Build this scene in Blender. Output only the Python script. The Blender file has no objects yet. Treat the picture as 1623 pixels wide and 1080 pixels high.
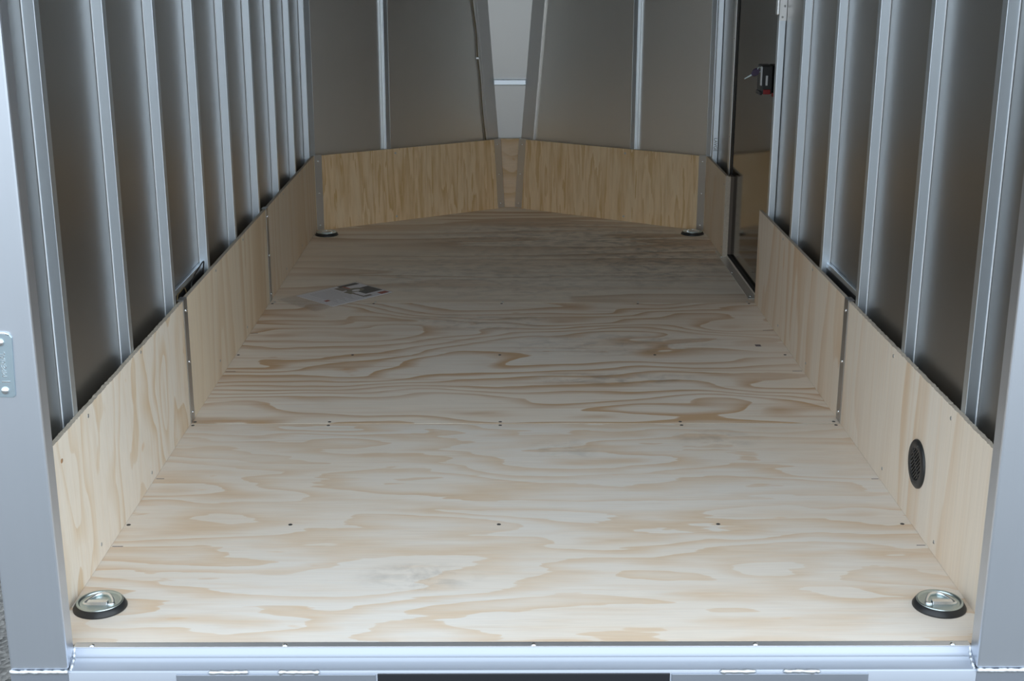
import bpy, bmesh, math, random
from mathutils import Vector, Matrix
random.seed(7)
S = bpy.context.scene
COL = S.collection

# ------------------------------------------------------------------ camera
PITCH, YAW, ROLL = 0.287415, 0.0077133, 0.0019327
CAM = Vector((-0.0360, -2.10286, 1.17950))
fw = Vector((math.sin(YAW)*math.cos(PITCH), math.cos(YAW)*math.cos(PITCH), -math.sin(PITCH)))
r0 = Vector((math.cos(YAW), -math.sin(YAW), 0)); u0 = r0.cross(fw)
rr = r0*math.cos(ROLL) + u0*math.sin(ROLL); uu = u0*math.cos(ROLL) - r0*math.sin(ROLL)
cd = bpy.data.cameras.new('camera'); cam = bpy.data.objects.new('camera', cd); COL.objects.link(cam)
cd.sensor_fit = 'HORIZONTAL'; cd.sensor_width = 36; cd.lens = 2112.96*36/1623; cd.clip_start = .05; cd.clip_end = 500
M = Matrix((rr, uu, -fw)).transposed().to_4x4(); M.translation = CAM
cam.matrix_world = M
S.camera = cam
S.view_settings.view_transform = 'Standard'; S.view_settings.look = 'None'
S.view_settings.gamma = 1; S.view_settings.use_curve_mapping = False
S.view_settings.exposure = 0.05
try:
    S.cycles.max_bounces = 14; S.cycles.diffuse_bounces = 8; S.cycles.glossy_bounces = 8
except Exception: pass

# ------------------------------------------------------------------ bright overcast sky
W = bpy.data.worlds.new('overcast_sky'); S.world = W; W.use_nodes = True
wn, wl = W.node_tree.nodes, W.node_tree.links
bg = wn['Background']
tc = wn.new('ShaderNodeTexCoord'); sx = wn.new('ShaderNodeSeparateXYZ'); cr = wn.new('ShaderNodeValToRGB')
wl.new(tc.outputs['Generated'], sx.inputs[0]); wl.new(sx.outputs['Z'], cr.inputs[0]); wl.new(cr.outputs[0], bg.inputs[0])
cr.color_ramp.elements[0].position = 0.0; cr.color_ramp.elements[0].color = (.84, .93, 1.0, 1)
cr.color_ramp.elements[1].position = 0.8; cr.color_ramp.elements[1].color = (.66, .76, .86, 1)
# the cloud is a little brighter to the right of the trailer
mm = wn.new('ShaderNodeMath'); mm.operation = 'MULTIPLY_ADD'; wl.new(sx.outputs['X'], mm.inputs[0]); mm.inputs[1].default_value = .45; mm.inputs[2].default_value = 2.62
wl.new(mm.outputs[0], bg.inputs[1])

# ------------------------------------------------------------------ node helpers
class NT:
    def __init__(s, name):
        s.m = bpy.data.materials.new(name); s.m.use_nodes = True
        s.n, s.l = s.m.node_tree.nodes, s.m.node_tree.links
        s.b = s.n['Principled BSDF']
    def put(s, sock, v):
        if hasattr(v, 'is_output'): s.l.new(v, sock)
        else: sock.default_value = v
    def math(s, op, a, b=0.0, c=0.0):
        n = s.n.new('ShaderNodeMath'); n.operation = op
        for i, v in enumerate((a, b, c)): s.put(n.inputs[i], v)
        return n.outputs[0]
    def coord(s, scale, off=(0, 0, 0)):
        t = s.n.new('ShaderNodeTexCoord'); m = s.n.new('ShaderNodeMapping')
        s.l.new(t.outputs['Object'], m.inputs[0]); m.inputs['Scale'].default_value = scale; m.inputs['Location'].default_value = off
        return m.outputs[0]
    def noise(s, vec, scale=1, detail=3, rough=.5, dist=0):
        n = s.n.new('ShaderNodeTexNoise'); s.l.new(vec, n.inputs['Vector'])
        n.inputs['Scale'].default_value = scale; n.inputs['Detail'].default_value = detail
        n.inputs['Roughness'].default_value = rough; n.inputs['Distortion'].default_value = dist
        return n.outputs[0]
    def ramp(s, f, stops):
        n = s.n.new('ShaderNodeValToRGB'); s.l.new(f, n.inputs[0]); e = n.color_ramp.elements
        while len(e) < len(stops): e.new(.5)
        for el, (p, c) in zip(e, stops):
            el.position = p; el.color = (c, c, c, 1) if not hasattr(c, '__len__') else (*c, 1)
        return n.outputs[0]
    def mix(s, f, a, b, mode='MIX'):
        n = s.n.new('ShaderNodeMix'); n.data_type = 'RGBA'; n.blend_type = mode
        s.put(n.inputs[0], f)
        for i, v in ((6, a), (7, b)): s.put(n.inputs[i], v if hasattr(v, 'is_output') else (*v, 1))
        return n.outputs[2]
    def bump(s, h, strength, dist):
        n = s.n.new('ShaderNodeBump'); s.l.new(h, n.inputs['Height']); n.inputs['Strength'].default_value = strength
        n.inputs['Distance'].default_value = dist; s.l.new(n.outputs[0], s.b.inputs['Normal'])

def plain(name, col, rough=.5, metal=0.0, spec=.5):
    t = NT(name); t.b.inputs['Base Color'].default_value = (*col, 1); t.b.inputs['Roughness'].default_value = rough
    t.b.inputs['Metallic'].default_value = metal; t.b.inputs['Specular IOR Level'].default_value = spec
    return t.m

def metal(name, col, rough, axis=2, amp=.06, fine=260, aniso=0.0):
    """brushed / mill finish metal: fine streaks along one axis, soft blotches"""
    t = NT(name)
    sc = [fine]*3; sc[axis] = 2.0
    f = t.noise(t.coord(tuple(sc)), 1, 2)
    g = t.noise(t.coord((3, 3, 3), (4, 7, 2)), 1, 3)
    k = t.math('ADD', t.math('MULTIPLY', t.math('SUBTRACT', f, .5), amp*2.2), t.math('MULTIPLY', t.math('SUBTRACT', g, .5), amp*1.5))
    lo = tuple(c*(1-amp*1.6) for c in col); hi = tuple(min(1, c*(1+amp*1.6)) for c in col)
    t.l.new(t.mix(t.math('ADD', k, .5), lo, hi), t.b.inputs['Base Color'])
    t.b.inputs['Metallic'].default_value = 1.0
    t.l.new(t.math('ADD', t.math('MULTIPLY', k, .35), rough), t.b.inputs['Roughness'])
    if aniso:
        t.b.inputs['Anisotropic'].default_value = aniso
        tg = t.n.new('ShaderNodeTangent'); tg.direction_type = 'RADIAL'; tg.axis = 'Z'
        t.l.new(tg.outputs[0], t.b.inputs['Tangent'])
    return t.m

def plywood(name, ua, va, seed, cream, tan, k=5.0, A=2.2, a=.8, b=3.2, A2=.35, contrast=1.0, sharp=.55, dirt=(), grey=0.0, warm=None, grain=.06):
    """rotary-cut pine veneer: grain along axis ua, growth-ring contours across axis va"""
    t = NT(name)
    def vec(su, sv, off):
        sc = [0.35*sv]*3; sc[ua] = su; sc[va] = sv
        return t.coord(tuple(sc), (seed*3.1+off, seed*1.7+off*2, seed*.9-off))
    n1 = t.noise(vec(a, b, 0), 1, 2.2, .45, .25)
    n2 = t.noise(vec(a*2.6, b*3.2, 5), 1, 3, .55, .35)
    sx = t.n.new('ShaderNodeSeparateXYZ'); tcn = t.n.new('ShaderNodeTexCoord'); t.l.new(tcn.outputs['Object'], sx.inputs[0])
    F = t.math('ADD', t.math('MULTIPLY', sx.outputs[va], k), t.math('ADD', t.math('MULTIPLY', n1, A*2), t.math('MULTIPLY', n2, A2*2)))
    fr = t.math('FRACT', F)
    band = t.ramp(fr, [(0, .0), (.03, 0.0), (sharp, .08), (sharp+(.93-sharp)*.5, .55), (.93, 1.0), (.98, .8), (1.0, 0.0)])
    n3 = t.noise(vec(a*1.5, b*1.1, 11), 1, 3, .55)
    mask = t.ramp(n3, [(.30, .25), (.48, .7), (.64, 1.0)])
    amt = t.math('MULTIPLY', t.math('MULTIPLY', band, mask), contrast)
    # torn fibre fringe at the edge of the latewood
    fib = t.noise(vec(a*6, 150, 3), 1, 3, .6)
    amt = t.math('MULTIPLY', amt, t.math('ADD', .55, t.math('MULTIPLY', fib, .9)))
    n4 = t.noise(vec(a*.9, b*.7, 19), 1, 2)
    base = t.mix(t.ramp(n4, [(.35, 0.0), (.7, 1.0)]), cream, tuple(x*y for x, y in zip(cream, (1.0, .955, .90))))
    c = t.mix(amt, base, tan)
    # short tan fibre streaks
    n6 = t.noise(vec(a*2.2, 46, 41), 1, 2.5, .5)
    c = t.mix(t.math('MULTIPLY', t.math('MULTIPLY', t.ramp(n6, [(.50, 0.0), (.72, 1.0)]), mask), .42*contrast), c, tan)
    # warm resin flecks
    n5 = t.noise(vec(a*7, b*5, 23), 1, 2)
    c = t.mix(t.math('MULTIPLY', t.ramp(n5, [(.72, 0.0), (.80, 1.0)]), .55), c, warm or tuple(x*y for x, y in zip(tan, (1.02, .86, .62))))
    # fine fibre
    f2 = t.noise(vec(a*9, 420, 31), 1, 2)
    c = t.mix(1.0, c, t.mix(f2, (1-grain*2.2,)*3, (1+grain*1.4,)*3), 'MULTIPLY')
    # grey scuffs and footprints, each with a place of its own
    for (px, py, rx, ry, strg, sd) in dirt:
        o = t.math
        dx = o('DIVIDE', o('SUBTRACT', sx.outputs[0], px), rx); dy = o('DIVIDE', o('SUBTRACT', sx.outputs[1], py), ry)
        d2 = o('ADD', o('MULTIPLY', dx, dx), o('MULTIPLY', dy, dy))
        fall = t.ramp(d2, [(0, 1.0), (.35, .75), (1.0, 0.0)])
        nn = t.noise(t.coord((16, 24, 10), (sd, sd*2, 0)), 1, 4, .62, .4)
        mk = o('MULTIPLY', o('MULTIPLY', fall, t.ramp(nn, [(.44, 0.0), (.66, 1.0)])), strg)
        c = t.mix(mk, c, (.20, .175, .15))
    if grey:
        nn = t.noise(t.coord((5, 9, 4), (seed, 2, 1)), 1, 4, .6)
        c = t.mix(t.math('MULTIPLY', t.ramp(nn, [(.45, 0.0), (.75, 1.0)]), grey), c, (.28, .25, .21))
    t.l.new(c, t.b.inputs['Base Color'])
    t.b.inputs['Roughness'].default_value = .62; t.b.inputs['Specular IOR Level'].default_value = .35
    t.bump(fib, .12, .0006)
    return t.m

CREAM = (.85, .79, .715); TAN = (.76, .59, .425)
MT = {}
MT['floor1'] = plywood('pine_plywood_rear_sheet', 0, 1, 2.3, CREAM, TAN, k=4, A=4.2, a=1.3, b=5.0, A2=.75, contrast=1.05, sharp=.36,
                       dirt=[(-.20, .26, .14, .07, .30, 3), (.50, 1.02, .12, .08, .28, 6), (.12, .95, .1, .08, .25, 9)])
MT['floor2'] = plywood('pine_plywood_middle_sheet', 0, 1, 5.1, (.87, .80, .71), (.63, .425, .255), k=10, A=6.5, a=1.05, b=2.4, A2=.42, contrast=1.2, sharp=.5,
                       dirt=[(.28, 1.50, .30, .07, .40, 2), (-.1, 2.1, .3, .12, .35, 5), (.3, 1.85, .4, .15, .28, 8)])
MT['floor3'] = plywood('pine_plywood_front_sheet', 0, 1, 8.6, (.88, .80, .69), (.60, .42, .27), k=5.0, A=2.8, a=.4, b=3.0, A2=.35, contrast=.95, sharp=.5,
                       dirt=[(.55, 3.1, .40, .60, .55, 4), (.15, 3.45, .6, .40, .42, 7), (.0, 2.8, .7, .5, .3, 12)], grey=.14)
KC = (.87, .80, .70); KT = (.73, .55, .35)
KR = (.83, .75, .65)
MT['kickL1'] = plywood('pine_kick_panel_a', 2, 1, 1.4, KC, KT, k=3, A=4.0, a=1.9, b=4.0, A2=.2, contrast=.9, sharp=.45)
MT['kickL2'] = plywood('pine_kick_panel_b', 2, 1, 3.8, (.85, .745, .59), KT, k=6, A=2.6, a=.6, b=4, A2=.2, contrast=.95, sharp=.45)
MT['kickL3'] = plywood('pine_kick_panel_c', 2, 1, 6.2, (.82, .71, .57), KT, k=7, A=2.6, a=.6, b=4, A2=.2, contrast=.8, sharp=.45)
MT['kickR1'] = plywood('pine_kick_panel_d', 2, 1, 9.4, KR, (.72, .54, .37), k=4.5, A=2.2, a=.6, b=3.5, A2=.18, contrast=.85, sharp=.5)
MT['kickR2'] = plywood('pine_kick_panel_e', 2, 1, 4.9, KR, (.72, .53, .35), k=5.5, A=2.2, a=.6, b=3.5, A2=.18, contrast=.9, sharp=.5)
MT['kickR3'] = plywood('pine_kick_panel_f', 2, 1, 7.7, (.82, .71, .57), KT, k=9, A=2.5, a=.8, b=4, A2=.2, contrast=.55)
NC = (.86, .68, .45); NT_ = (.68, .45, .21)
MT['noseL'] = plywood('amber_plywood_a', 2, 0, 2.9, NC, NT_, k=3, A=2.0, a=2.4, b=30.0, A2=.45, contrast=1.1, sharp=.3)
MT['noseR'] = plywood('amber_plywood_b', 2, 0, 6.6, NC, NT_, k=3, A=2.0, a=2.2, b=27.0, A2=.45, contrast=1.05, sharp=.3)
MT['noseC'] = plywood('pine_nose_panel', 0, 2, 1.1, (.84, .68, .50), NT_, k=11, A=1.6, a=3, b=4, A2=.2, contrast=.8)
t = NT('sawn_plywood_edge')
e1 = t.noise(t.coord((160, 160, 160)), 1, 3); e2 = t.noise(t.coord((14, 14, 14)), 1, 2)
t.l.new(t.mix(e1, (.40, .34, .27), (.62, .55, .45)), t.b.inputs['Base Color']); t.b.inputs['Roughness'].default_value = .9
t.bump(e1, .5, .002); MT['edge'] = t.m

MT['alu'] = metal('aluminium_tube', (.74, .81, .88), .38, 2, .04, 240)
MT['alu_post'] = metal('aluminium_door_post', (.66, .70, .765), .42, 2, .05, 200)
MT['alu_sill'] = metal('aluminium_sill', (.46, .50, .57), .50, 0, .06, 120)
MT['alu_trim'] = metal('aluminium_trim', (.80, .80, .80), .38, 2, .06, 240)
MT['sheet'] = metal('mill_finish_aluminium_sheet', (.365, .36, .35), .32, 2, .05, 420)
MT['front_sheet'] = metal('mill_finish_aluminium_front_sheet', (.93, .92, .89), .37, 2, .05, 420)  # same mill finish as the sides, lightened to put brighter reflection into the colour
MT['white'] = plain('white_ceiling_skin', (.88, .88, .87), .5)
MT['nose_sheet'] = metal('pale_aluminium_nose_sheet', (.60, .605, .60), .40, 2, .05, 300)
MT['door'] = metal('dark_door_skin', (.185, .172, .158), .10, 2, .04, 420)
MT['alu_strip'] = metal('aluminium_edge_strip', (.84, .85, .87), .5, 0, .08, 90)
MT['alu_seam'] = metal('aluminium_seam_strip', (.50, .50, .50), .34, 2, .06, 240)
MT['pale_strip'] = plain('pale_junction_strip', (.80, .83, .86), .3)
MT['zinc'] = metal('bright_zinc', (.56, .64, .635), .30, 0, .04, 60)
MT['zinc_blue'] = metal('bluish_zinc_plate', (.62, .76, .84), .36, 2, .04, 60)
MT['zinc_bright'] = metal('polished_zinc', (.90, .94, .96), .24, 0, .03, 60)
MT['screw'] = plain('screw_steel', (.55, .56, .57), .35, 1.0)
MT['hole'] = plain('dark_screw_head', (.09, .085, .08), .5, .6)
MT['rivet'] = plain('rivet_head', (.85, .87, .88), .25, 1.0)
MT['plastic'] = plain('black_plastic', (.018, .019, .02), .42, 0, .5)
MT['rubber'] = plain('black_rubber_seal', (.012, .012, .013), .55, 0, .4)
MT['weld'] = plain('weld_bead', (.70, .73, .77), .45, 1.0)
MT['darkstrip'] = plain('dark_strip_surface', (.03, .032, .038), .35, .3)
MT['red'] = plain('red_plastic', (.22, .012, .012), .4)
MT['darkblock'] = plain('dark_brown_block', (.12, .095, .075), .7)
MT['purple'] = plain('dark_purple_plastic', (.05, .03, .075), .4)
MT['label_white'] = plain('pale_lever', (.62, .64, .66), .35, .5)
MT['paper'] = plain('white_paper', (.80, .80, .84), .6)
MT['ink_dark'] = plain('dark_printed_picture', (.06, .065, .07), .6)
MT['ink_olive'] = plain('olive_printed_picture', (.22, .21, .16), .6)
MT['ink_brown'] = plain('brown_printed_picture', (.24, .21, .19), .6)
MT['ink_red'] = plain('red_printed_block', (.40, .085, .05), .6)
MT['knot'] = plain('small_resin_knot', (.42, .22, .10), .6)
MT['ink_grey'] = plain('grey_printed_text', (.50, .50, .53), .6)
MT['wire_black'] = plain('black_wire', (.015, .014, .014), .45)
MT['wire_brown'] = plain('brown_wire', (.16, .115, .05), .5)
MT['pencil'] = plain('pencil_line', (.16, .13, .14), .7)
MT['stamp'] = plain('stamped_ink', (.08, .08, .085), .6)
t = NT('clear_plastic_film'); t.b.inputs['Base Color'].default_value = (.62, .57, .56, 1); t.b.inputs['Roughness'].default_value = .12
t.b.inputs['Alpha'].default_value = .14; t.b.inputs['IOR'].default_value = 1.45; MT['film'] = t.m
t = NT('asphalt_gravel')
v = t.n.new('ShaderNodeTexVoronoi'); t.l.new(t.coord((75, 75, 75)), v.inputs['Vector']); v.inputs['Scale'].default_value = 1
n = t.noise(t.coord((6, 6, 6)), 1, 4)
t.l.new(t.mix(n, t.mix(v.outputs['Color'], (.04, .04, .039), (.19, .185, .175)), t.mix(v.outputs['Color'], (.06, .06, .058), (.26, .25, .235))), t.b.inputs['Base Color'])
t.b.inputs['Roughness'].default_value = .95; t.bump(v.outputs['Distance'], 1.0, .01); MT['ground'] = t.m
MT['outer'] = plain('white_outer_skin', (.62, .63, .64), .4)

# ------------------------------------------------------------------ mesh helpers
class MB:
    def __init__(s): s.bm = bmesh.new()
    def poly(s, pts, mi=0):
        f = s.bm.faces.new([s.bm.verts.new(p) for p in pts]); f.material_index = mi; return s
    def box(s, x0, x1, y0, y1, z0, z1, mi=0):
        return s.prism([(x0, y0, z0), (x1, y0, z0), (x1, y1, z0), (x0, y1, z0)], (0, 0, z1-z0), mi)
    def prism(s, pts, ext, mi=0, side=None):
        ext = Vector(ext); side = mi if side is None else side
        A = [s.bm.verts.new(p) for p in pts]; B = [s.bm.verts.new(Vector(p)+ext) for p in pts]
        n = len(A); fs = []
        f = s.bm.faces.new(list(reversed(A))); f.material_index = mi; fs.append(f)
        f = s.bm.faces.new(B); f.material_index = mi; fs.append(f)
        for i in range(n):
            f = s.bm.faces.new((A[i], A[(i+1) % n], B[(i+1) % n], B[i])); f.material_index = side; fs.append(f)
        bmesh.ops.recalc_face_normals(s.bm, faces=fs); return s
    def lathe(s, prof, c=(0, 0, 0), n=40, mi=0, axis='z', sx=1.0, flip=1):
        c = Vector(c); rings = []
        for r, h in prof:
            ring = []
            for i in range(n):
                a = 2*math.pi*i/n; p = (r*math.cos(a)*sx, r*math.sin(a), h)
                if axis == 'x': p = (h, p[0], p[1])
                if axis == 'y': p = (p[0], h, p[1])
                ring.append(s.bm.verts.new(c+Vector(p)))
            rings.append(ring)
        fs = []
        for a, b in zip(rings, rings[1:]):
            for i in range(n): fs.append(s.bm.faces.new((a[i], a[(i+1) % n], b[(i+1) % n], b[i])))
        fs.append(s.bm.faces.new(list(reversed(rings[0])))); fs.append(s.bm.faces.new(rings[-1]))
        for f in fs: f.material_index = mi; f.smooth = True
        fs[-1].smooth = fs[-2].smooth = False
        bmesh.ops.recalc_face_normals(s.bm, faces=fs); return s
    def tube(s, pts, r, n=10, closed=False, mi=0):
        pts = [Vector(p) for p in pts]; m = len(pts); rings = []; up = None
        for i, p in enumerate(pts):
            if closed: d = pts[(i+1) % m]-pts[i-1]
            else: d = pts[min(i+1, m-1)]-pts[max(i-1, 0)]
            d.normalize()
            if up is None: up = d.orthogonal()
            up = (up-d*up.dot(d)).normalized(); q = d.cross(up)
            rad = r[i] if hasattr(r, '__len__') else r
            rings.append([s.bm.verts.new(p+(up*math.cos(2*math.pi*j/n)+q*math.sin(2*math.pi*j/n))*rad) for j in range(n)])
        fs = []
        rng = range(m) if closed else range(m-1)
        for i in rng:
            a, b = rings[i], rings[(i+1) % m]
            for j in range(n): fs.append(s.bm.faces.new((a[j], a[(j+1) % n], b[(j+1) % n], b[j])))
        if not closed: fs += [s.bm.faces.new(list(reversed(rings[0]))), s.bm.faces.new(rings[-1])]
        for f in fs: f.smooth = True; f.material_index = mi
        bmesh.ops.recalc_face_normals(s.bm, faces=fs); return s

def smooth_pts(ctrl, k=6, closed=False):
    P = [Vector(p) for p in ctrl]; n = len(P); out = []
    for i in range(n if closed else n-1):
        g = (lambda j: P[j % n]) if closed else (lambda j: P[max(0, min(n-1, j))])
        a, b, c, d = g(i-1), g(i), g(i+1), g(i+2)
        for q in range(k):
            t = q/k
            out.append(.5*((2*b)+(c-a)*t+(2*a-5*b+4*c-d)*t*t+(3*b-a-3*c+d)*t**3))
    if not closed: out.append(P[-1])
    return out

def tag(o, label=None, cat=None, group=None, kind=None):
    for k, v in (('label', label), ('category', cat), ('group', group), ('kind', kind)):
        if v: o[k] = v
    return o

def wloc(o):
    v = Vector((0, 0, 0))
    while o: v += o.location; o = o.parent
    return v

def obj(name, mb, mats, parent=None, base=None, bevel=0, local=False):
    """one mesh object. Vertices are given in place; the origin goes to base (a thing) or to the parent's origin (a part)"""
    me = bpy.data.meshes.new(name); o = bpy.data.objects.new(name, me); COL.objects.link(o)
    if parent: o.parent = parent
    off = wloc(parent) if parent else Vector(base or (0, 0, 0))
    if not local:
        for v in mb.bm.verts: v.co -= off
    if base and not parent: o.location = base
    mb.bm.to_mesh(me); mb.bm.free()
    for m in (mats if isinstance(mats, (list, tuple)) else [mats]): me.materials.append(MT[m])
    if bevel:
        b = o.modifiers.new('bevel', 'BEVEL'); b.width = bevel; b.segments = 2; b.limit_method = 'ANGLE'; b.angle_limit = math.radians(40)
    return o

def thing(name, loc, label, cat, group=None, kind=None):
    o = bpy.data.objects.new(name, None); COL.objects.link(o); o.location = loc; o.empty_display_size = .05
    return tag(o, label, cat, group, kind)

def struct(name, mb, mats, base=None, bevel=0):
    return tag(obj(name, mb, mats, base=base, bevel=bevel), kind='structure')

def text_mesh(body, size, mat, name, parent, mw, depth=.0004):
    """lettering as a mesh; mw places the flat text (x right, y up) in the scene"""
    cu = bpy.data.curves.new(name, 'FONT'); cu.body = body; cu.size = size; cu.extrude = depth; cu.align_x = 'CENTER'; cu.align_y = 'CENTER'
    tmp = bpy.data.objects.new(name+'_curve', cu); COL.objects.link(tmp)
    bpy.context.view_layer.update()
    me = bpy.data.meshes.new_from_object(tmp.evaluated_get(bpy.context.evaluated_depsgraph_get()))
    bpy.data.objects.remove(tmp); me.name = name
    me.transform(Matrix.Translation(-wloc(parent)) @ mw)
    o = bpy.data.objects.new(name, me); COL.objects.link(o); o.parent = parent
    me.materials.clear(); me.materials.append(MT[mat]); return o

# ------------------------------------------------------------------ dimensions (metres)
WF = .8365            # face of the side kick panels
WB = .8465            # inner plane of the studs = back of the kick panels
SH = .8701            # inner face of the side sheets
K = .3245             # kick panel height
H = 1.95              # ceiling
Y1, Y2, YC = 1.1317, 2.3509, 3.5548
DV = .6634            # V nose: y gained per metre towards the centre
LV = math.hypot(1, DV)
VD = Vector((1/LV, DV/LV, 0))      # along the left nose wall, towards the nose
VN = Vector((DV/LV, -1/LV, 0))     # its normal, into the trailer
def vpt(s, z, off=0.0, side=-1):
    """point on the nose wall plane of the kick faces: s metres from the corner, off metres behind the face"""
    p = Vector((-WF, YC, z)) + VD*s - VN*off
    return Vector((p.x*(1 if side < 0 else -1), p.y, p.z))
LS = lambda b: (WF-b)*LV           # distance along the nose wall at half-width b
bk = lambda z: .0245+.057*z        # half-width of the flat nose between the kick panels
bs = lambda z: .0124+.077*z         # ... and between the upper sheets

# ------------------------------------------------------------------ the setting
# floor: three plywood sheets with their screws
fl = bpy.data.objects.new('floor', None); COL.objects.link(fl); fl['kind'] = 'structure'
def sheet(pts, mat):
    return obj('plywood_sheet', MB().prism([(x, y, -.018) for x, y in pts], (0, 0, .018), 0, 1), [mat, 'edge'], fl, bevel=.0014)
g = .0009
sh1 = sheet([(-.868, 0), (.868, 0), (.868, Y1-g), (-.868, Y1-g)], 'floor1')
sh2 = sheet([(-.868, Y1+g), (.868, Y1+g), (.868, Y2-.006), (-.868, Y2-.006)], 'floor2')
yv = YC + .02
sh3 = sheet([(-.868, Y2-.006+2*g), (.868, Y2-.006+2*g), (.868, yv), (.06, yv+.55), (-.06, yv+.55), (-.868, yv)], 'floor3')
def screw_mb(r=.0045):
    m = MB(); m.lathe([(r*.2, -.002), (r, -.002), (r, .0004), (r*.7, .0009), (r*.65, .0004), (r*.2, .0002)], n=12); return m
def scatter(parent, name, mb, mat, pts, rot=None):
    first = None
    for p in pts:
        if first is None:
            first = obj(name, mb, mat, parent, local=True); o = first
        else:
            o = first.copy(); COL.objects.link(o)
        o.location = Vector(p)-wloc(parent)
        if rot: o.rotation_euler = rot
XS = (-.829, -.486, -.043, .424, .817)
scatter(sh1, 'screw', screw_mb(), 'hole', [(x, .506, 0) for x in XS] + [(x, Y1-.013, 0) for x in (-.829, -.482, -.041, .425, .823)])
scatter(sh2, 'screw', screw_mb(), 'hole', [(x, 1.734, 0) for x in XS] + [(x, Y1+.013, 0) for x in (-.829, -.482, -.041, .425, .823)] + [(x, Y2-.016, 0) for x in (-.826, -.478, -.038, .431, .815)])
scatter(sh3, 'screw', screw_mb(), 'screw', [(x, Y2+.006, 0) for x in (-.822, -.474, -.034, .434, .812)])
def marks(parent, lst):
    for x0, x1, y in lst: obj('pencil_mark', MB().box(x0, x1, y-.0012, y+.0012, 0, .0003), 'pencil', parent)
marks(sh1, [(-.834, -.812, .40), (-.834, -.816, .762), (.816, .834, .40), (.818, .834, .757)])
marks(sh2, [(-.834, -.806, 1.571), (-.834, -.812, 1.97), (.806, .834, 1.574), (.80, .834, 2.0)])
obj('pencil_mark', MB().box(.745, .762, 1.822, 1.842, 0, .0003), 'pencil', sh2)

# walls, roof
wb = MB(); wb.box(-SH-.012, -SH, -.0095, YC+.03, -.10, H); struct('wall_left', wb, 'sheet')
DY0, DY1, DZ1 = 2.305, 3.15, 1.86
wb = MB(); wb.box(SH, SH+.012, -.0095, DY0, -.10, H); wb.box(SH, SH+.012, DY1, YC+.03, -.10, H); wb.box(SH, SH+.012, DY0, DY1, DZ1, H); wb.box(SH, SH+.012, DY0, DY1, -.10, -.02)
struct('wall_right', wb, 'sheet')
OB = .0336                                           # upper nose sheets lie this far behind the kick faces
for side, nm in ((-1, 'wall_front_left'), (1, 'wall_front_right')):
    def vs(s, z, off): return vpt(s, z, off, side)
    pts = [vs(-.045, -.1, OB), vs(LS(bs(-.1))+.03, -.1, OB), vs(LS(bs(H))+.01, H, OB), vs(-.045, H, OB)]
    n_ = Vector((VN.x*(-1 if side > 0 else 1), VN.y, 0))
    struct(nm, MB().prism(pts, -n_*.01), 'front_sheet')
yn = lambda b: YC+(WF-b)*DV
def npt(x, z, off=0.0):                              # the flat leaning nose panel
    b = bs(z); return Vector((x, yn(b)+.030+off, z))
nb = MB(); nb.prism([npt(-bs(-.1)-.03, -.1), npt(bs(-.1)+.03, -.1), npt(bs(H)+.03, H), npt(-bs(H)-.03, H)], (0, .01, 0))
struct('wall_front', nb, 'nose_sheet')
cb = MB(); cb.prism([(-SH-.012, -.05, H), (SH+.012, -.05, H), (SH+.012, YC+.02, H), (.3, YC+.52, H), (-.3, YC+.52, H), (-SH-.012, YC+.02, H)], (0, 0, .03))
struct('ceiling', cb, 'white')

# side door, flush with the right wall
door = tag(bpy.data.objects.new('door_1', None), kind='structure'); COL.objects.link(door); door.location = (SH, (DY0+DY1)/2, 0)
obj('door_panel', MB().box(SH-.001, SH+.02, DY0+.02, DY1-.039, .004, DZ1-.01), 'door', door, bevel=.002)
sb = MB(); sb.box(SH-.004, SH+.012, DY1-.040, DY1+.006, -.005, DZ1); sb.box(SH-.014, SH+.010, DY0, DY1-.006, -.012, .010); sb.box(SH-.004, SH+.012, DY0-.002, DY0+.022, -.005, DZ1)
obj('door_seal', sb, 'rubber', door, bevel=.002)
lip = obj('frame_lip', MB().box(SH-.006, SH-.0002, DY1+.0065, DY1+.05, .001, DZ1+.02), 'alu_trim', door, bevel=.001)
def rivet_mb(r=.0042, h=.0022): return MB().lathe([(r, -.001), (r, .0004), (r*.8, h*.7), (r*.4, h), (r*.1, h)], n=12)
scatter(lip, 'rivet', rivet_mb(.003, .0015), 'rivet', [(SH-.006, DY1+.028, z) for z in (.10, .46, .84, 1.2)], (0, -math.pi/2, 0))
# latch on the door
la = obj('latch', MB().box(.832, SH-.001, 2.412, 2.492, .706, .800), 'plastic', door, bevel=.004)
obj('latch_trim', MB().box(.8285, .8325, 2.406, 2.424, .735, .797), 'label_white', la, bevel=.001)
obj('latch_lever', MB().box(.845, .852, 2.4075, 2.4125, .735, .768), 'label_white', la, bevel=.001)
obj('latch_button', MB().box(.838, .862, 2.4065, 2.4125, .706, .722), 'red', la, bevel=.002)
obj('latch_base', MB().box(.825, .834, 2.405, 2.47, .704, .716), 'plastic', la, bevel=.001)
obj('latch_reflection', MB().box(.8655, SH+.0005, 2.392, 2.408, .700, .712), 'red', la, bevel=.001)  # small red box standing in for the latch's red reflection in the door

# ground outside
gb = MB(); gb.poly([(-40, -40, -.55), (40, -40, -.55), (40, 40, -.55), (-40, 40, -.55)]); struct('ground', gb, 'ground')

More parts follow.
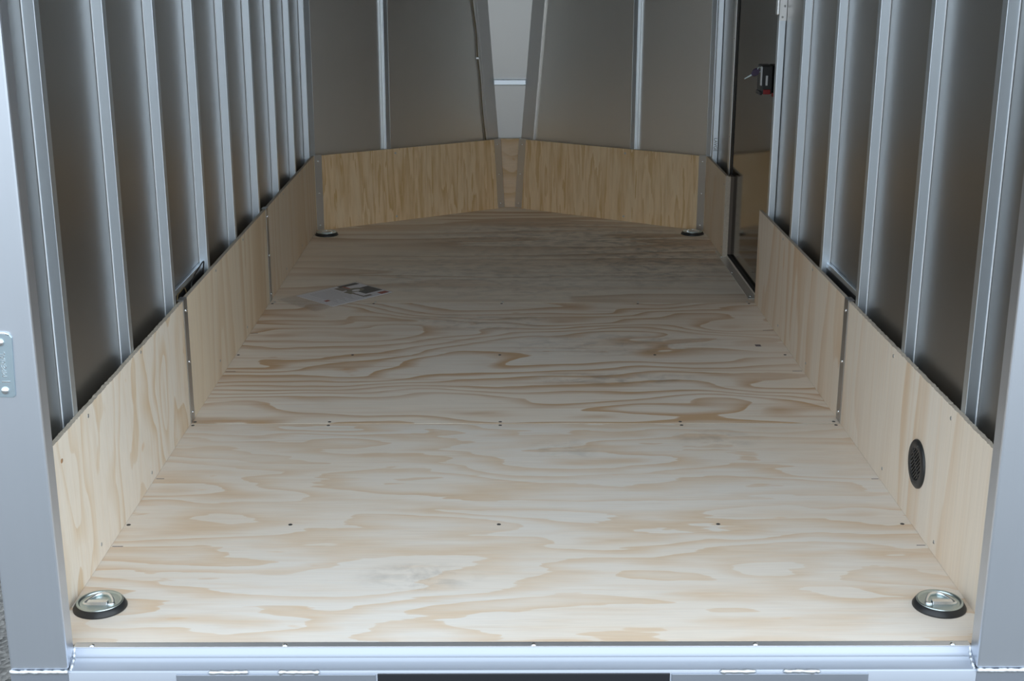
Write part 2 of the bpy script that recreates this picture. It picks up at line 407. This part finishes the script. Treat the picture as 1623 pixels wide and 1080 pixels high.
# ------------------------------------------------------------------ rear door frame
def post(side, label):
    x0, x1 = sorted((side*.884, side*.786)); 
    if side < 0: x0, x1 = -.886, -.786
    else: x0, x1 = .788, .888
    p = thing('door_post', ((x0+x1)/2, -.03, -.022), label, 'post')
    obj('tube', MB().box(x0, x1, -.050, -.010, -.022, H), 'alu_post', p, bevel=.004)
    # lumpy weld along the foot
    pts = []; rad = []
    n = 30
    for i in range(n+1):
        x = x0+(x1-x0)*i/n
        pts.append((x, -.0515, -.0245+random.uniform(-.0006, .0006))); rad.append(.0040+.0006*math.sin(i*1.1)+random.uniform(-.0005, .0006))
    obj('weld_bead', MB().tube(pts, rad, 8), 'weld', p)
    return p
pl = post(-1, 'wide aluminium post framing the left of the rear opening, with a riveted plate')
post(1, 'wide plain aluminium post framing the right of the rear opening')
hd = obj('door_header', MB().box(-.7855, .7875, -.05, -.01, 1.80, H), 'alu_post', base=(0, -.03, 1.80), bevel=.004)
tag(hd, 'aluminium beam across the top of the rear opening', 'beam')
# stamped plate on the left post
pp = thing('latch_plate', (-.845, -.052, .49), 'small zinc plate with stamped lettering riveted to the left door post', 'plate')
mb = MB()
prof = [(-.872, .478), (-.828, .477), (-.824, .480), (-.820, .578), (-.824, .584), (-.872, .586)]
mb.prism([(x, -.0502, z) for x, z in prof], (0, -.0022, 0))
obj('plate', mb, 'zinc_blue', pp, bevel=.0008)
obj('plate_lip', MB().tube([(-.872, -.0528, .586), (-.830, -.0528, .5855), (-.824, -.0526, .583)], .0018, 8), 'zinc_bright', pp)
def domed(r): return MB().lathe([(r, -.001), (r, .001), (r*.85, r*.45), (r*.5, r*.7), (r*.1, r*.75)], n=20)
scatter(pp, 'rivet', domed(.0065), 'rivet', [(-.8395, -.0524, .570), (-.8395, -.0524, .489)], (math.pi/2, 0, 0))
rx = Matrix(((0, -1, 0, -.8375), (0, 0, -1, -.0526), (1, 0, 0, .5285), (0, 0, 0, 1)))
text_mesh('MPERIAL', .0112, 'rivet', 'lettering', pp, Matrix.Translation((0, 0, .0045)) @ rx)
text_mesh('I', .0200, 'rivet', 'lettering', pp, Matrix.Translation((0.0015, 0, -.0245)) @ rx)

# rear sill
sill = thing('rear_sill', (0, -.03, -.03), 'aluminium threshold across the rear edge of the plywood floor', 'sill')
prof = [(0.004, .0016), (-.013, .0016), (-.0142, .0010), (-.0155, -.0010), (-.0190, -.0072), (-.0225, -.0108), (-.0258, -.0124), (-.0268, -.0118), (-.0278, -.0126), (-.0300, -.0146), (-.0340, -.0172), (-.0390, -.0198), (-.0440, -.0224), (-.0475, -.0238), (-.0495, -.0246), (-.0505, -.0262), (-.0505, -.12), (.004, -.12)]
mb = MB(); mb.prism([(-.786, y, z) for y, z in prof], (1.574, 0, 0)); o_ = obj('sill_channel', mb, 'alu_sill', sill)
for f in o_.data.polygons: f.use_smooth = len(f.vertices) == 4
o_.data.set_sharp_from_angle(angle=math.radians(38))
mb = MB(); mb.box(-.886, -.7865, -.0505, .004, -.12, -.0225); mb.box(.7885, .888, -.0505, .004, -.12, -.0225); obj('sill_end', mb, 'alu_sill', sill)
obj('edge_strip', MB().box(-.786, .788, -.0138, .0012, .0003, .0026), 'alu_strip', sill, bevel=.0004)
scatter(sill, 'rivet', domed(.0048), 'rivet', [(x, -.009, .0022) for x in (-.755, -.417, .019, .409, .757)])
def bead(x0, x1, flat=.0042):
    n = max(6, int((x1-x0)/.004)); pts = []; rad = []
    for i in range(n+1):
        tt = i/n; pts.append((x0+(x1-x0)*tt, -.0505+random.uniform(-.0004, .0004), -.0262+random.uniform(-.0005, .0005)))
        rad.append((flat+.0006*math.sin(i*1.2)+random.uniform(-.0004, .0005))*min(1, .35+min(tt, 1-tt)*12))
    obj('weld_bead', MB().tube(pts, rad, 8), 'weld', sill)
for a_, b_ in ((-.545, -.474), (-.425, -.351), (.341, .405), (.451, .517)): bead(a_, b_)
for s_, xx in ((-1, -.786), (1, .788)):              # welds down the inner corners, post to sill
    pts = [(xx-s_*.001, -.012, .000), (xx-s_*.003, -.022, -.010), (xx-s_*.004, -.034, -.016), (xx-s_*.003, -.047, -.0245)]
    obj('weld_bead', MB().tube(smooth_pts(pts, 5), [.0028+.0008*math.sin(i*1.7) for i in range(16)], 8), 'weld', sill)
for a_, b_ in ((-.60, -.255), (.258, .60)): obj('hinge_leaf', MB().box(a_, b_, -.0535, -.050, -.115, -.0295), 'alu_sill', sill, bevel=.001)
obj('sill_dark_strip', MB().box(-.252, .255, -.0530, -.0500, -.115, -.0290), 'darkstrip', sill, bevel=.001)  # dark strip across the middle of the sill front

# ------------------------------------------------------------------ wall studs
def stud_mb(side):
    a_, b_ = (0, SH-WB-.0004)
    m = MB()
    m.box(-(b_)/2, b_/2, 0, .0255, 0, H-.001)
    xo = side*b_/2
    m.box(min(xo, xo-side*.0024), max(xo, xo-side*.0024), -.0022, .001, 0, H-.001, 1)  # thin pale strip that draws a bright line where stud meets sheet
    return m
ordn = ['first', 'second', 'third', 'fourth', 'fifth', 'sixth', 'seventh', 'eighth', 'ninth']
first = None
def studs(side, ys, labels):
    global first
    for y, lb in zip(ys, labels):
        if first is None: first = obj('wall_stud', stud_mb(side), ['alu', 'pale_strip'], local=True, bevel=.0022); o = first
        else: o = first.copy(); COL.objects.link(o)
        o.location = (side*(WB+SH)/2, y, .0005)
        tag(o, lb, 'stud', 'studs of the left wall' if side < 0 else 'studs of the right wall')
LY = (.2825, .6864, 1.0845, 1.4859, 1.881, 2.2922, 2.6976, 3.106, 3.505)
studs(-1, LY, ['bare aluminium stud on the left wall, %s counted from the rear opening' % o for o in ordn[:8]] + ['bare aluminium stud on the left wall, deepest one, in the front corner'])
RY = (.2891, .6885, 1.0879, 1.4813, 1.8894)
first = None
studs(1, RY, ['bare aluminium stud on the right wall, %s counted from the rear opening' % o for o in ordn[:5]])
jamb = thing('door_jamb_stud', (.858, 2.2514, .0005), 'aluminium stud on the right wall that carries the side door latch strike', 'stud', 'studs of the right wall')
obj('tube', MB().box(WB, SH-.0004, 2.2514, 2.2790, .0005, H-.001), 'alu', jamb, bevel=.0028)
obj('strike', MB().box(.838, .8467, 2.247, 2.275, .972, 1.05), 'rivet', jamb, bevel=.003)
obj('strike_plate', MB().box(.8465, .869, 2.2500, 2.2516, .955, 1.05), 'alu_trim', jamb)
scatter(jamb, 'screw', domed(.0035), 'screw', [(.856, 2.2500, .966), (.862, 2.2500, 1.0)], (math.pi/2, 0, 0))
cs = thing('corner_stud', (.858, 3.48, .0005), 'aluminium stud in the front right corner with small stamped lettering', 'stud', 'studs of the right wall')
obj('tube', MB().box(WB, SH-.0004, 3.48, 3.5055, .0005, H-.001), 'alu', cs, bevel=.0028)
rx = Matrix(((0, 1, 0, .8575), (0, 0, -1, 3.4798), (-1, 0, 0, .385), (0, 0, 0, 1)))
text_mesh('LAVGE', .019, 'stamp', 'lettering', cs, rx, .0002)
# nose wall studs (square tubes standing on the nose walls)
def vstud(side, s0, s1, label):
    m = MB()
    q = [vpt(s0, .0005, .0104, side), vpt(s1, .0005, .0104, side), vpt(s1, .0005, OB-.0004, side), vpt(s0, .0005, OB-.0004, side)]
    m.prism(q, (0, 0, H-.0015))
    o = obj('nose_wall_stud', m, 'alu', base=vpt((s0+s1)/2, .0005, .02, side), bevel=.0025)
    tag(o, label, 'stud', 'studs of the angled nose walls')
sl = LS(.522)-.010; 
vstud(-1, sl-.0125, sl+.0125, 'aluminium stud halfway along the left angled nose wall')
vstud(1, sl-.0145, sl+.0105, 'aluminium stud halfway along the right angled nose wall')
vstud(-1, -.014, .014, 'aluminium stud at the outer end of the left angled nose wall')
vstud(1, -.014, .012, 'aluminium stud at the outer end of the right angled nose wall')
# leaning flat strips either side of the pale nose panel
for side, w in ((-1, 'left'), (1, 'right')):
    r = thing('nose_strip', vpt(LS(bs(0)), 0, .02, side), 'leaning flat aluminium strip on the %s of the pale nose panel' % w, 'strip', 'leaning strips framing the nose')
    n_ = Vector((VN.x*(-1 if side > 0 else 1), VN.y, 0))
    wd = .057
    pts = [vpt(LS(bs(z))-d, z, OB-.0004, side) for z, d in ((.0, 0), (H-.01, 0), (H-.01, wd), (.0, wd))]
    obj('strip', MB().prism(pts, n_*.005), 'alu_trim', r, bevel=.001)
    pts = [vpt(LS(bs(z))-d, z, OB-.0004, side) for z, d in ((.0, wd), (H-.01, wd), (H-.01, wd+.013), (.0, wd+.013))]
    obj('strip_edge', MB().prism(pts, n_*(.003 if side < 0 else .012)), 'alu_trim', r, bevel=.001)
br = obj('cross_bar', MB().box(-.0745, .0745, 4.074, 4.103, .571, .597), 'alu', base=(0, 4.085, .571), bevel=.003)
br.location.y -= .0
tag(br, 'short horizontal aluminium bar across the pale nose panel', 'bar')

# ------------------------------------------------------------------ plywood kick panels
def kscrews(p, side, pts):
    scatter(p, 'screw', screw_mb(.0042), 'screw', [(side*WF, y, z) for y, z in pts], (0, -side*math.pi/2, 0))
def kick(side, y0, y1, mat, label, pts, ragged=False):
    m = MB(); xf, xb = side*WF, side*(WB-.0003)
    n = max(1, int((y1-y0)/.006)) if ragged else 1
    top = []
    for i in range(n+1):
        y = y0+(y1-y0)*i/n
        top.append((xf, y, K+(random.uniform(-.0012, .0012) if ragged else 0)))
    pts_ = [(xf, y1, .0006), (xf, y0, .0006)] + top
    m.prism(pts_, (xb-xf, 0, 0), 0, 1)
    p = obj('kick_panel', m, [mat, 'edge'], base=(side*(WF+WB)/2, (y0+y1)/2, 0))
    tag(p, label, 'panel', 'plywood kick panels along the side walls')
    kscrews(p, side, pts); return p
kl1 = kick(-1, -.008, Y1-.001, 'kickL1', 'plywood kick panel on the left wall nearest the rear opening', [(.334, .307), (.728, .316), (.342, .032), (.740, .024)], True)
obj('knot', MB().lathe([(.0045, -.001), (.0045, .0003), (.001, .0004)], n=10, axis='x', c=(-WF, .165, .281), sx=1.3), 'knot', kl1)
kick(-1, Y1+.001, Y2-.001, 'kickL2', 'plywood kick panel in the middle of the left wall', [(1.533, .309), (1.517, .05), (1.931, .031), (1.94, .31)])
kick(-1, Y2+.001, YC-.004, 'kickL3', 'plywood kick panel on the left wall running into the front corner', [(2.73, .31), (2.73, .03), (3.13, .31), (3.13, .03)])
kr1 = kick(1, -.008, Y1-.001, 'kickR1', 'plywood kick panel on the right wall with the round black vent', [(.732, .305), (.334, .301), (.744, .031), (.36, .026)], True)
kick(1, Y1+.001, Y2-.001, 'kickR2', 'plywood kick panel on the right wall ending at the side door', [(1.540, .310), (1.949, .031), (1.547, .032), (1.95, .31)])
kick(1, 3.055, YC-.004, 'kickR3', 'short plywood kick panel on the right wall beyond the side door', [(3.085, .285), (3.085, .035)])
kr3 = [o for o in bpy.data.objects if o.name.startswith('kick_panel') and 'beyond the side door' in o['label']][0]
obj('end_cleat', MB().box(WB, WB+.0095, 3.0555, 3.078, .0006, K-.004), 'edge', kr3)
obj('end_block', MB().box(WB+.0096, SH-.0005, 3.0565, 3.105, .0006, K-.004), 'darkblock', kr3)  # filler added so the door skin mirrors dark brown here
# angled nose panels
def nosekick(side, mat, label):
    m = MB(); n_ = Vector((VN.x*(-1 if side > 0 else 1), VN.y, 0))
    pts = [vpt(.0005, .0006, 0, side), vpt(LS(bk(0)), .0006, 0, side), vpt(LS(bk(K)), K, 0, side), vpt(.0005, K, 0, side)]
    m.prism(pts, -n_*.0098, 0, 1)
    p = obj('kick_panel', m, [mat, 'edge'], base=vpt(.45, 0, .005, side))
    tag(p, label, 'panel', 'plywood kick panels of the angled nose')
    rz = math.atan2(n_.y, n_.x)
    scatter(p, 'screw', screw_mb(.0046), 'screw', [vpt(LS(.507), z, 0, side) for z in (.305, .022)], (0, math.pi/2, rz))
    return p, n_, rz
for side, mat, w in ((-1, 'noseL', 'left'), (1, 'noseR', 'right')):
    p, n_, rz = nosekick(side, mat, 'amber plywood kick panel on the %s angled nose wall' % w)
    for nm, s_a, s_b, piece in (('outer', lambda z: .002, lambda z: .036, 'at the front %s corner, at the outer end of the amber panel' % w),
                                ('inner', lambda z: LS(bk(z))-.037, lambda z: LS(bk(z))-.0005, 'beside the nose, at the inner end of the %s amber panel' % w)):
        t_ = thing('corner_trim', vpt((s_a(0)+s_b(0))/2, 0, 0, side), 'riveted aluminium strip ' + piece, 'trim', 'aluminium strips on the nose kick panels')
        pts = [vpt(s_a(.003), .003, -.0003, side), vpt(s_b(.003), .003, -.0003, side), vpt(s_b(K), K+.002, -.0003, side), vpt(s_a(K), K+.002, -.0003, side)]
        m = MB(); m.prism(pts, n_*.0018)
        pts = [vpt(s_a(K), K+.0006, .0, side), vpt(s_b(K), K+.0006, .0, side), vpt(s_b(K), K+.0006, .010, side), vpt(s_a(K), K+.0006, .010, side)]
        m.prism(pts, (0, 0, .0016))
        obj('strip', m, 'alu_trim', t_)
        mid = lambda z: (s_a(z)+s_b(z))/2
        scatter(t_, 'rivet', domed(.0042), 'rivet', [vpt(mid(z), z, -.0019, side) for z in (.300, .162, .024)], (0, math.pi/2, rz))
# centre nose panel, wider at the top
m = MB(); nk = lambda x, z, o=0: (x, yn(bk(z))+.0135+o, z)
m.prism([nk(-bk(0)-.012, .0006), nk(bk(0)+.012, .0006), nk(bk(K)+.012, K+.001), nk(-bk(K)-.012, K+.001)], (0, .010, 0), 0, 1)
nc = obj('kick_panel', m, ['noseC', 'edge'], base=(0, yn(bk(0))+.009, 0))
tag(nc, 'narrow tapered plywood panel at the very front of the nose', 'panel', 'plywood kick panels of the angled nose')

# seam trims on the side walls
def seam(side, y, label):
    t_ = thing('seam_trim', (side*WF, y+.018, 0), label, 'trim', 'aluminium strips over the kick panel seams')
    m = MB(); s = side
    xa, xb = sorted((s*(WF-.0003), s*(WF-.0026)))
    m.box(xa, xb, y-.002, y+.036, .002, K+.003)
    xa, xb = sorted((s*(WF-.0026), s*(WB+.004)))
    m.box(xa, xb, y-.002, y+.036, K+.0015, K+.0035)
    obj('strip', m, 'alu_seam', t_, bevel=.0004)
    scatter(t_, 'rivet', domed(.0045), 'rivet', [(s*(WF-.0026), y+.016, z) for z in (.298, .163, .027)], (0, -side*math.pi/2, 0))
seam(-1, Y1, 'riveted aluminium strip over the left wall seam nearer the rear opening')
seam(-1, Y2, 'riveted aluminium strip over the left wall seam farther into the trailer')
seam(1, Y1, 'riveted aluminium strip over the seam between the two right wall panels')

# rails with black-backed gaps behind the middle kick panels
for side, y0, y1, w in ((-1, LY[2]+.0258, LY[3]-.0003, 'left'), (1, RY[2]+.0258, RY[3]-.0003, 'right')):
    xs = sorted((side*(SH-.0003), side*(SH-.010)))
    o = thing('wall_rail', (side*.865, (y0+y1)/2, .17), 'x', 'rail')
    obj('rail', MB().box(xs[0], xs[1], y0, y1, .330, .345), 'alu', o, bevel=.0015)
    obj('gap_shade_backing', MB().box(xs[0], xs[1], y0, y1, .17, .3298), 'plastic', o, bevel=.0015)  # black backing added to put deep shade in the gap below the rail
    tag(o, 'low aluminium rail between two studs behind the middle %s kick panel' % w, 'rail')

# ------------------------------------------------------------------ vent in the right kick panel
v = thing('round_vent', (WF, .502, .139), 'round black plastic vent in the right plywood kick panel', 'vent')
c = Vector((WF, .502, .139)); R_ = .052
def vx(h): return -h
mb = MB(); n = 48
prof = [(R_, 0), (R_, .003), (R_-.003, .0055), (.036, .0062), (.0335, .0050), (.0335, .0015)]
rings = [[mb.bm.verts.new(c+Vector((-h-.0002, r*math.cos(2*math.pi*i/n), r*math.sin(2*math.pi*i/n)))) for i in range(n)] for r, h in prof]
for a_, b_ in zip(rings, rings[1:]):
    for i in range(n): mb.bm.faces.new((a_[i], a_[(i+1) % n], b_[(i+1) % n], b_[i])).smooth = True
mb.bm.faces.new(rings[-1]); bmesh.ops.recalc_face_normals(mb.bm, faces=mb.bm.faces)
obj('vent_body', mb, 'plastic', v)
g_ = MB(); d1 = Vector((0, -1, 1)).normalized(); d2 = Vector((0, 1, 1)).normalized()
for i in range(-4, 5):
    o_ = i*.0072; hl = math.sqrt(max(0, .0332**2-o_**2))
    q = [c+d2*(o_-.0017)+d1*(-hl), c+d2*(o_+.0017)+d1*(-hl), c+d2*(o_+.0017)+d1*hl, c+d2*(o_-.0017)+d1*hl]
    g_.prism([p+Vector((-.0018, 0, 0)) for p in q], (-.0036, 0, 0))
q = [c+d1*(-.0022)+d2*(-.033), c+d1*.0022+d2*(-.033), c+d1*.0022+d2*.033, c+d1*(-.0022)+d2*.033]
g_.prism([p+Vector((-.0018, 0, 0)) for p in q], (-.004, 0, 0))
obj('vent_slats', g_, 'plastic', v)
scatter(v, 'screw', domed(.0034), 'hole', [tuple(c+Vector((-.0060, -.008, .041))), tuple(c+Vector((-.0060, .008, -.041)))], (0, -math.pi/2, 0))

# ------------------------------------------------------------------ tie-down rings let into the floor
def tie_down(loc, label):
    t_ = thing('tie_down_ring', loc, label, 'tie-down ring', 'recessed tie-down rings')
    L = Vector(loc)
    obj('rim', MB().lathe([(.0490, .0003), (.0490, .0022), (.0432, .0118), (.0400, .0122), (.0400, .0003)], L, 56), 'plastic', t_)
    obj('dish', MB().lathe([(.0425, .0110), (.0425, .0126), (.0412, .0141), (.0385, .0141), (.0365, .0120), (.0345, .0050), (.0320, .0036), (.0005, .0034)], L, 56), 'zinc', t_)
    ctrl = [(-.0215, -.0120, .0115), (-.0262, -.0105, .0115), (-.0268, -.0060, .0118), (-.0205, .0090, .0128), (-.0110, .0225, .0135), (0, .0262, .0138), (.0110, .0225, .0135), (.0205, .0090, .0128), (.0268, -.0060, .0118), (.0262, -.0105, .0115), (.0215, -.0120, .0115)]
    rg = smooth_pts([L+Vector(p) for p in ctrl], 5) 
    obj('ring', MB().tube(rg + [L+Vector((.0, -.0120, .0115))], .0032, 10, closed=True), 'zinc_bright', t_)
    # bracket: bent strap over the straight side of the ring
    prof = [(-.0265, .0050), (-.0195, .0050), (-.0192, .0135), (-.0168, .0178), (-.0080, .0178), (-.0056, .0135), (-.0050, .0050), (.002, .0050), (.002, .0064), (-.0038, .0064), (-.0044, .0143), (-.0074, .0192), (-.0174, .0192), (-.0204, .0143), (-.0207, .0064), (-.0265, .0064)]
    b = obj('bracket', MB().prism([L+Vector((-.0185, y, z)) for y, z in prof], (.037, 0, 0)), 'zinc_bright', t_, bevel=.0005)
    scatter(t_, 'rivet', domed(.0030), 'zinc', [tuple(L+Vector((0, .008, .0050))), tuple(L+Vector((.004, -.0225, .0066)))])
    return t_
def copy_tree(o, loc, label):
    r = o.copy(); COL.objects.link(r); r.location = loc; r['label'] = label
    for ch in o.children:
        q = ch.copy(); COL.objects.link(q); q.parent = r
    return r
td = tie_down((-.783, .139, 0), 'round steel tie-down ring in the floor beside the left door post')
copy_tree(td, (.779, .136, 0), 'round steel tie-down ring in the floor beside the right door post')
copy_tree(td, (-.783, 3.476, 0), 'round steel tie-down ring in the floor at the front left corner')
copy_tree(td, (.779, 3.498, 0), 'round steel tie-down ring in the floor at the front right corner')

# ------------------------------------------------------------------ door sill, keys
ds = thing('door_sill', (.838, 2.77, 0), 'flat aluminium sill plate on the floor below the side door', 'sill')
m = MB(); m.box(.8235, .8560, Y2+.046, 3.155, .0005, .0026); m.box(.8545, .8562, Y2+.046, 3.155, .0005, .0080)
obj('plate', m, 'alu_trim', ds, bevel=.0004)
scatter(ds, 'screw', domed(.004), 'rivet', [(.836, 2.425, .0026), (.830, 2.78, .0026), (.832, 3.04, .0026)])
kb = thing('key_bunch', (.828, 2.43, .79), 'two keys with dark purple heads hanging from the side door latch', 'keys')
def blade(mb, a, b, w, th, up=Vector((0, 1, 0))):
    a, b = Vector(a), Vector(b); d = (b-a).normalized(); s = d.cross(up).normalized()
    mb.prism([a-s*w-up*th, b-s*w*.6-up*th, b+s*w*.6-up*th, a+s*w-up*th], up*2*th)
def head(c, d, r):
    c = Vector(c); m = MB(); d = Vector(d).normalized(); s = Vector((d.z, 0, -d.x)); pts = []
    for i in range(14):
        a = 2*math.pi*i/14; pts.append(c+Vector((0, -.0015, 0))+d*math.cos(a)*r*1.15+s*math.sin(a)*r*.85)
    m.prism(pts, (0, .0045, 0)); return m
obj('key_ring', MB().tube([Vector((.8235+.006*math.cos(i*math.pi/8), 2.4175, .787+.008*math.sin(i*math.pi/8))) for i in range(16)], .0011, 8, closed=True), 'zinc', kb)
kd = Vector((-.72, 0, -.55))
for k_, (dx, dz, yy) in enumerate(((0, 0, 2.4155), (.003, .006, 2.4215))):
    hc = Vector((.8095+dx, yy, .7765+dz*.6)); dirn = Vector((-.80, 0, -.55-.12*k_+.1)).normalized()
    obj('key_head', head(hc, dirn, .0125), 'purple', kb, bevel=.001)
    m = MB(); blade(m, hc+dirn*.010, hc+dirn*(.040-.008*k_), .0026, .0008); obj('key_blade', m, 'zinc', kb)

# ------------------------------------------------------------------ leaflet in a clear sleeve
A_, B_, D_ = Vector((-.758, 2.435, 0)), Vector((-.614, 2.292, 0)), Vector((-.571, 2.631, 0))
U_, V_ = B_-A_, D_-A_
def q(u, v_, z): 
    p = A_+U_*u+V_*v_; return (p.x, p.y, z + .004*max(0, u-.5)*0)
lf = thing('leaflet', tuple(A_+(U_+V_)*.5), 'printed white sheet with a dark picture lying on the floor near the left wall', 'paper')
obj('sheet', MB().prism([q(0, 0, .0012), q(1, 0, .0012), q(1, 1, .0012), q(0, 1, .0012)], (0, 0, .0012)), 'paper', lf)
def patch(name, u0_, u1_, v0_, v1_, mat, z=.0024, n=0):
    if n:
        pts = [q((u0_+u1_)/2+(u1_-u0_)/2*math.cos(2*math.pi*i/n), (v0_+v1_)/2+(v1_-v0_)/2*math.sin(2*math.pi*i/n), z) for i in range(n)]
    else: pts = [q(u0_, v0_, z), q(u1_, v0_, z), q(u1_, v1_, z), q(u0_, v1_, z)]
    obj(name, MB().prism(pts, (0, 0, .0002)), mat, lf)
patch('picture', .02, .14, .66, .98, 'ink_dark'); patch('picture', .10, .34, .56, .70, 'ink_brown')
patch('picture', .36, .76, .70, .99, 'ink_dark'); patch('picture_detail', .30, .56, .60, .86, 'ink_olive', .0026, 24)
patch('picture_detail', .40, .52, .66, .78, 'paper', .0028, 20)
patch('picture', .40, .60, .54, .62, 'ink_olive'); patch('picture', .58, .90, .575, .61, 'ink_brown'); patch('picture', .84, .92, .60, .72, 'ink_brown')
patch('red_block', .84, .97, .84, .98, 'ink_red'); patch('red_block', .62, .70, .08, .15, 'ink_red'); patch('red_block', .10, .30, .70, .73, 'ink_red', .0026)
m = MB()
for i in range(9):
    v_ = .16+i*.042
    m.prism([q(.10, v_, .0024), q(.88-.1*(i % 3), v_, .0024), q(.88-.1*(i % 3), v_+.012, .0024), q(.10, v_+.012, .0024)], (0, 0, .0002))
obj('text_block', m, 'ink_grey', lf)
slv = MB()
def sq(u, v_, z): p = A_+U_*u+V_*v_; return (p.x, p.y, z)
N = 10
for zz in (.0006, .0032):
    gr = [[slv.bm.verts.new(sq(-.04+1.08*i/N, -.30+1.33*j/N, zz+(.0016*math.sin(i*1.7+j*1.1)**2*(1 if zz > .001 else 0)))) for i in range(N+1)] for j in range(N+1)]
    for j in range(N):
        for i in range(N): slv.bm.faces.new((gr[j][i], gr[j][i+1], gr[j+1][i+1], gr[j+1][i])).smooth = True
so = obj('plastic_sleeve', slv, 'film', base=tuple(A_+(U_+V_)*.5))
tag(so, 'clear plastic sleeve around the printed sheet on the floor', 'sleeve')

# ------------------------------------------------------------------ wires
w1 = smooth_pts([(-.858, 1.30, .20), (-.856, 1.31, .31), (-.853, 1.34, .338), (-.850, 1.40, .352), (-.847, 1.436, .358), (-.850, 1.445, .342), (-.853, 1.45, .322), (-.858, 1.455, .22)], 6)
o = obj('wire', MB().tube(w1, .0018, 8), 'wire_black', base=w1[0]); tag(o, 'black wire loop poking up behind the middle left kick panel', 'wire')
w2 = smooth_pts([(-.850, 1.12, .20), (-.852, 1.14, .322), (-.853, 1.18, .337), (-.852, 1.24, .325), (-.850, 1.27, .20)], 6)
o = obj('wire', MB().tube(w2, .0016, 8), 'wire_brown', base=w2[0]); tag(o, 'thin brown wire dipping into the gap behind the left rail', 'wire')
ctrl = []
for z, d in ((.30, .060), (.45, .066), (.60, .064), (.70, .068), (.80, .064), (.88, .069), (.96, .073), (1.1, .068), (1.4, .066), (1.75, .070)):
    ctrl.append(vpt(LS(bs(z))-d-.010, z, OB-.006, -1))
nw = thing('nose_wire', ctrl[0], 'thin brown wire clipped along the left leaning strip of the nose', 'wire')
obj('cable', MB().tube(smooth_pts(ctrl, 5), .0027, 8), 'wire_brown', nw)
p = vpt(LS(bs(.695))-.080, .695, OB-.008, -1)
obj('clip', MB().box(p.x-.007, p.x+.007, p.y-.006, p.y+.002, p.z-.004, p.z+.005), 'screw', nw, bevel=.001)
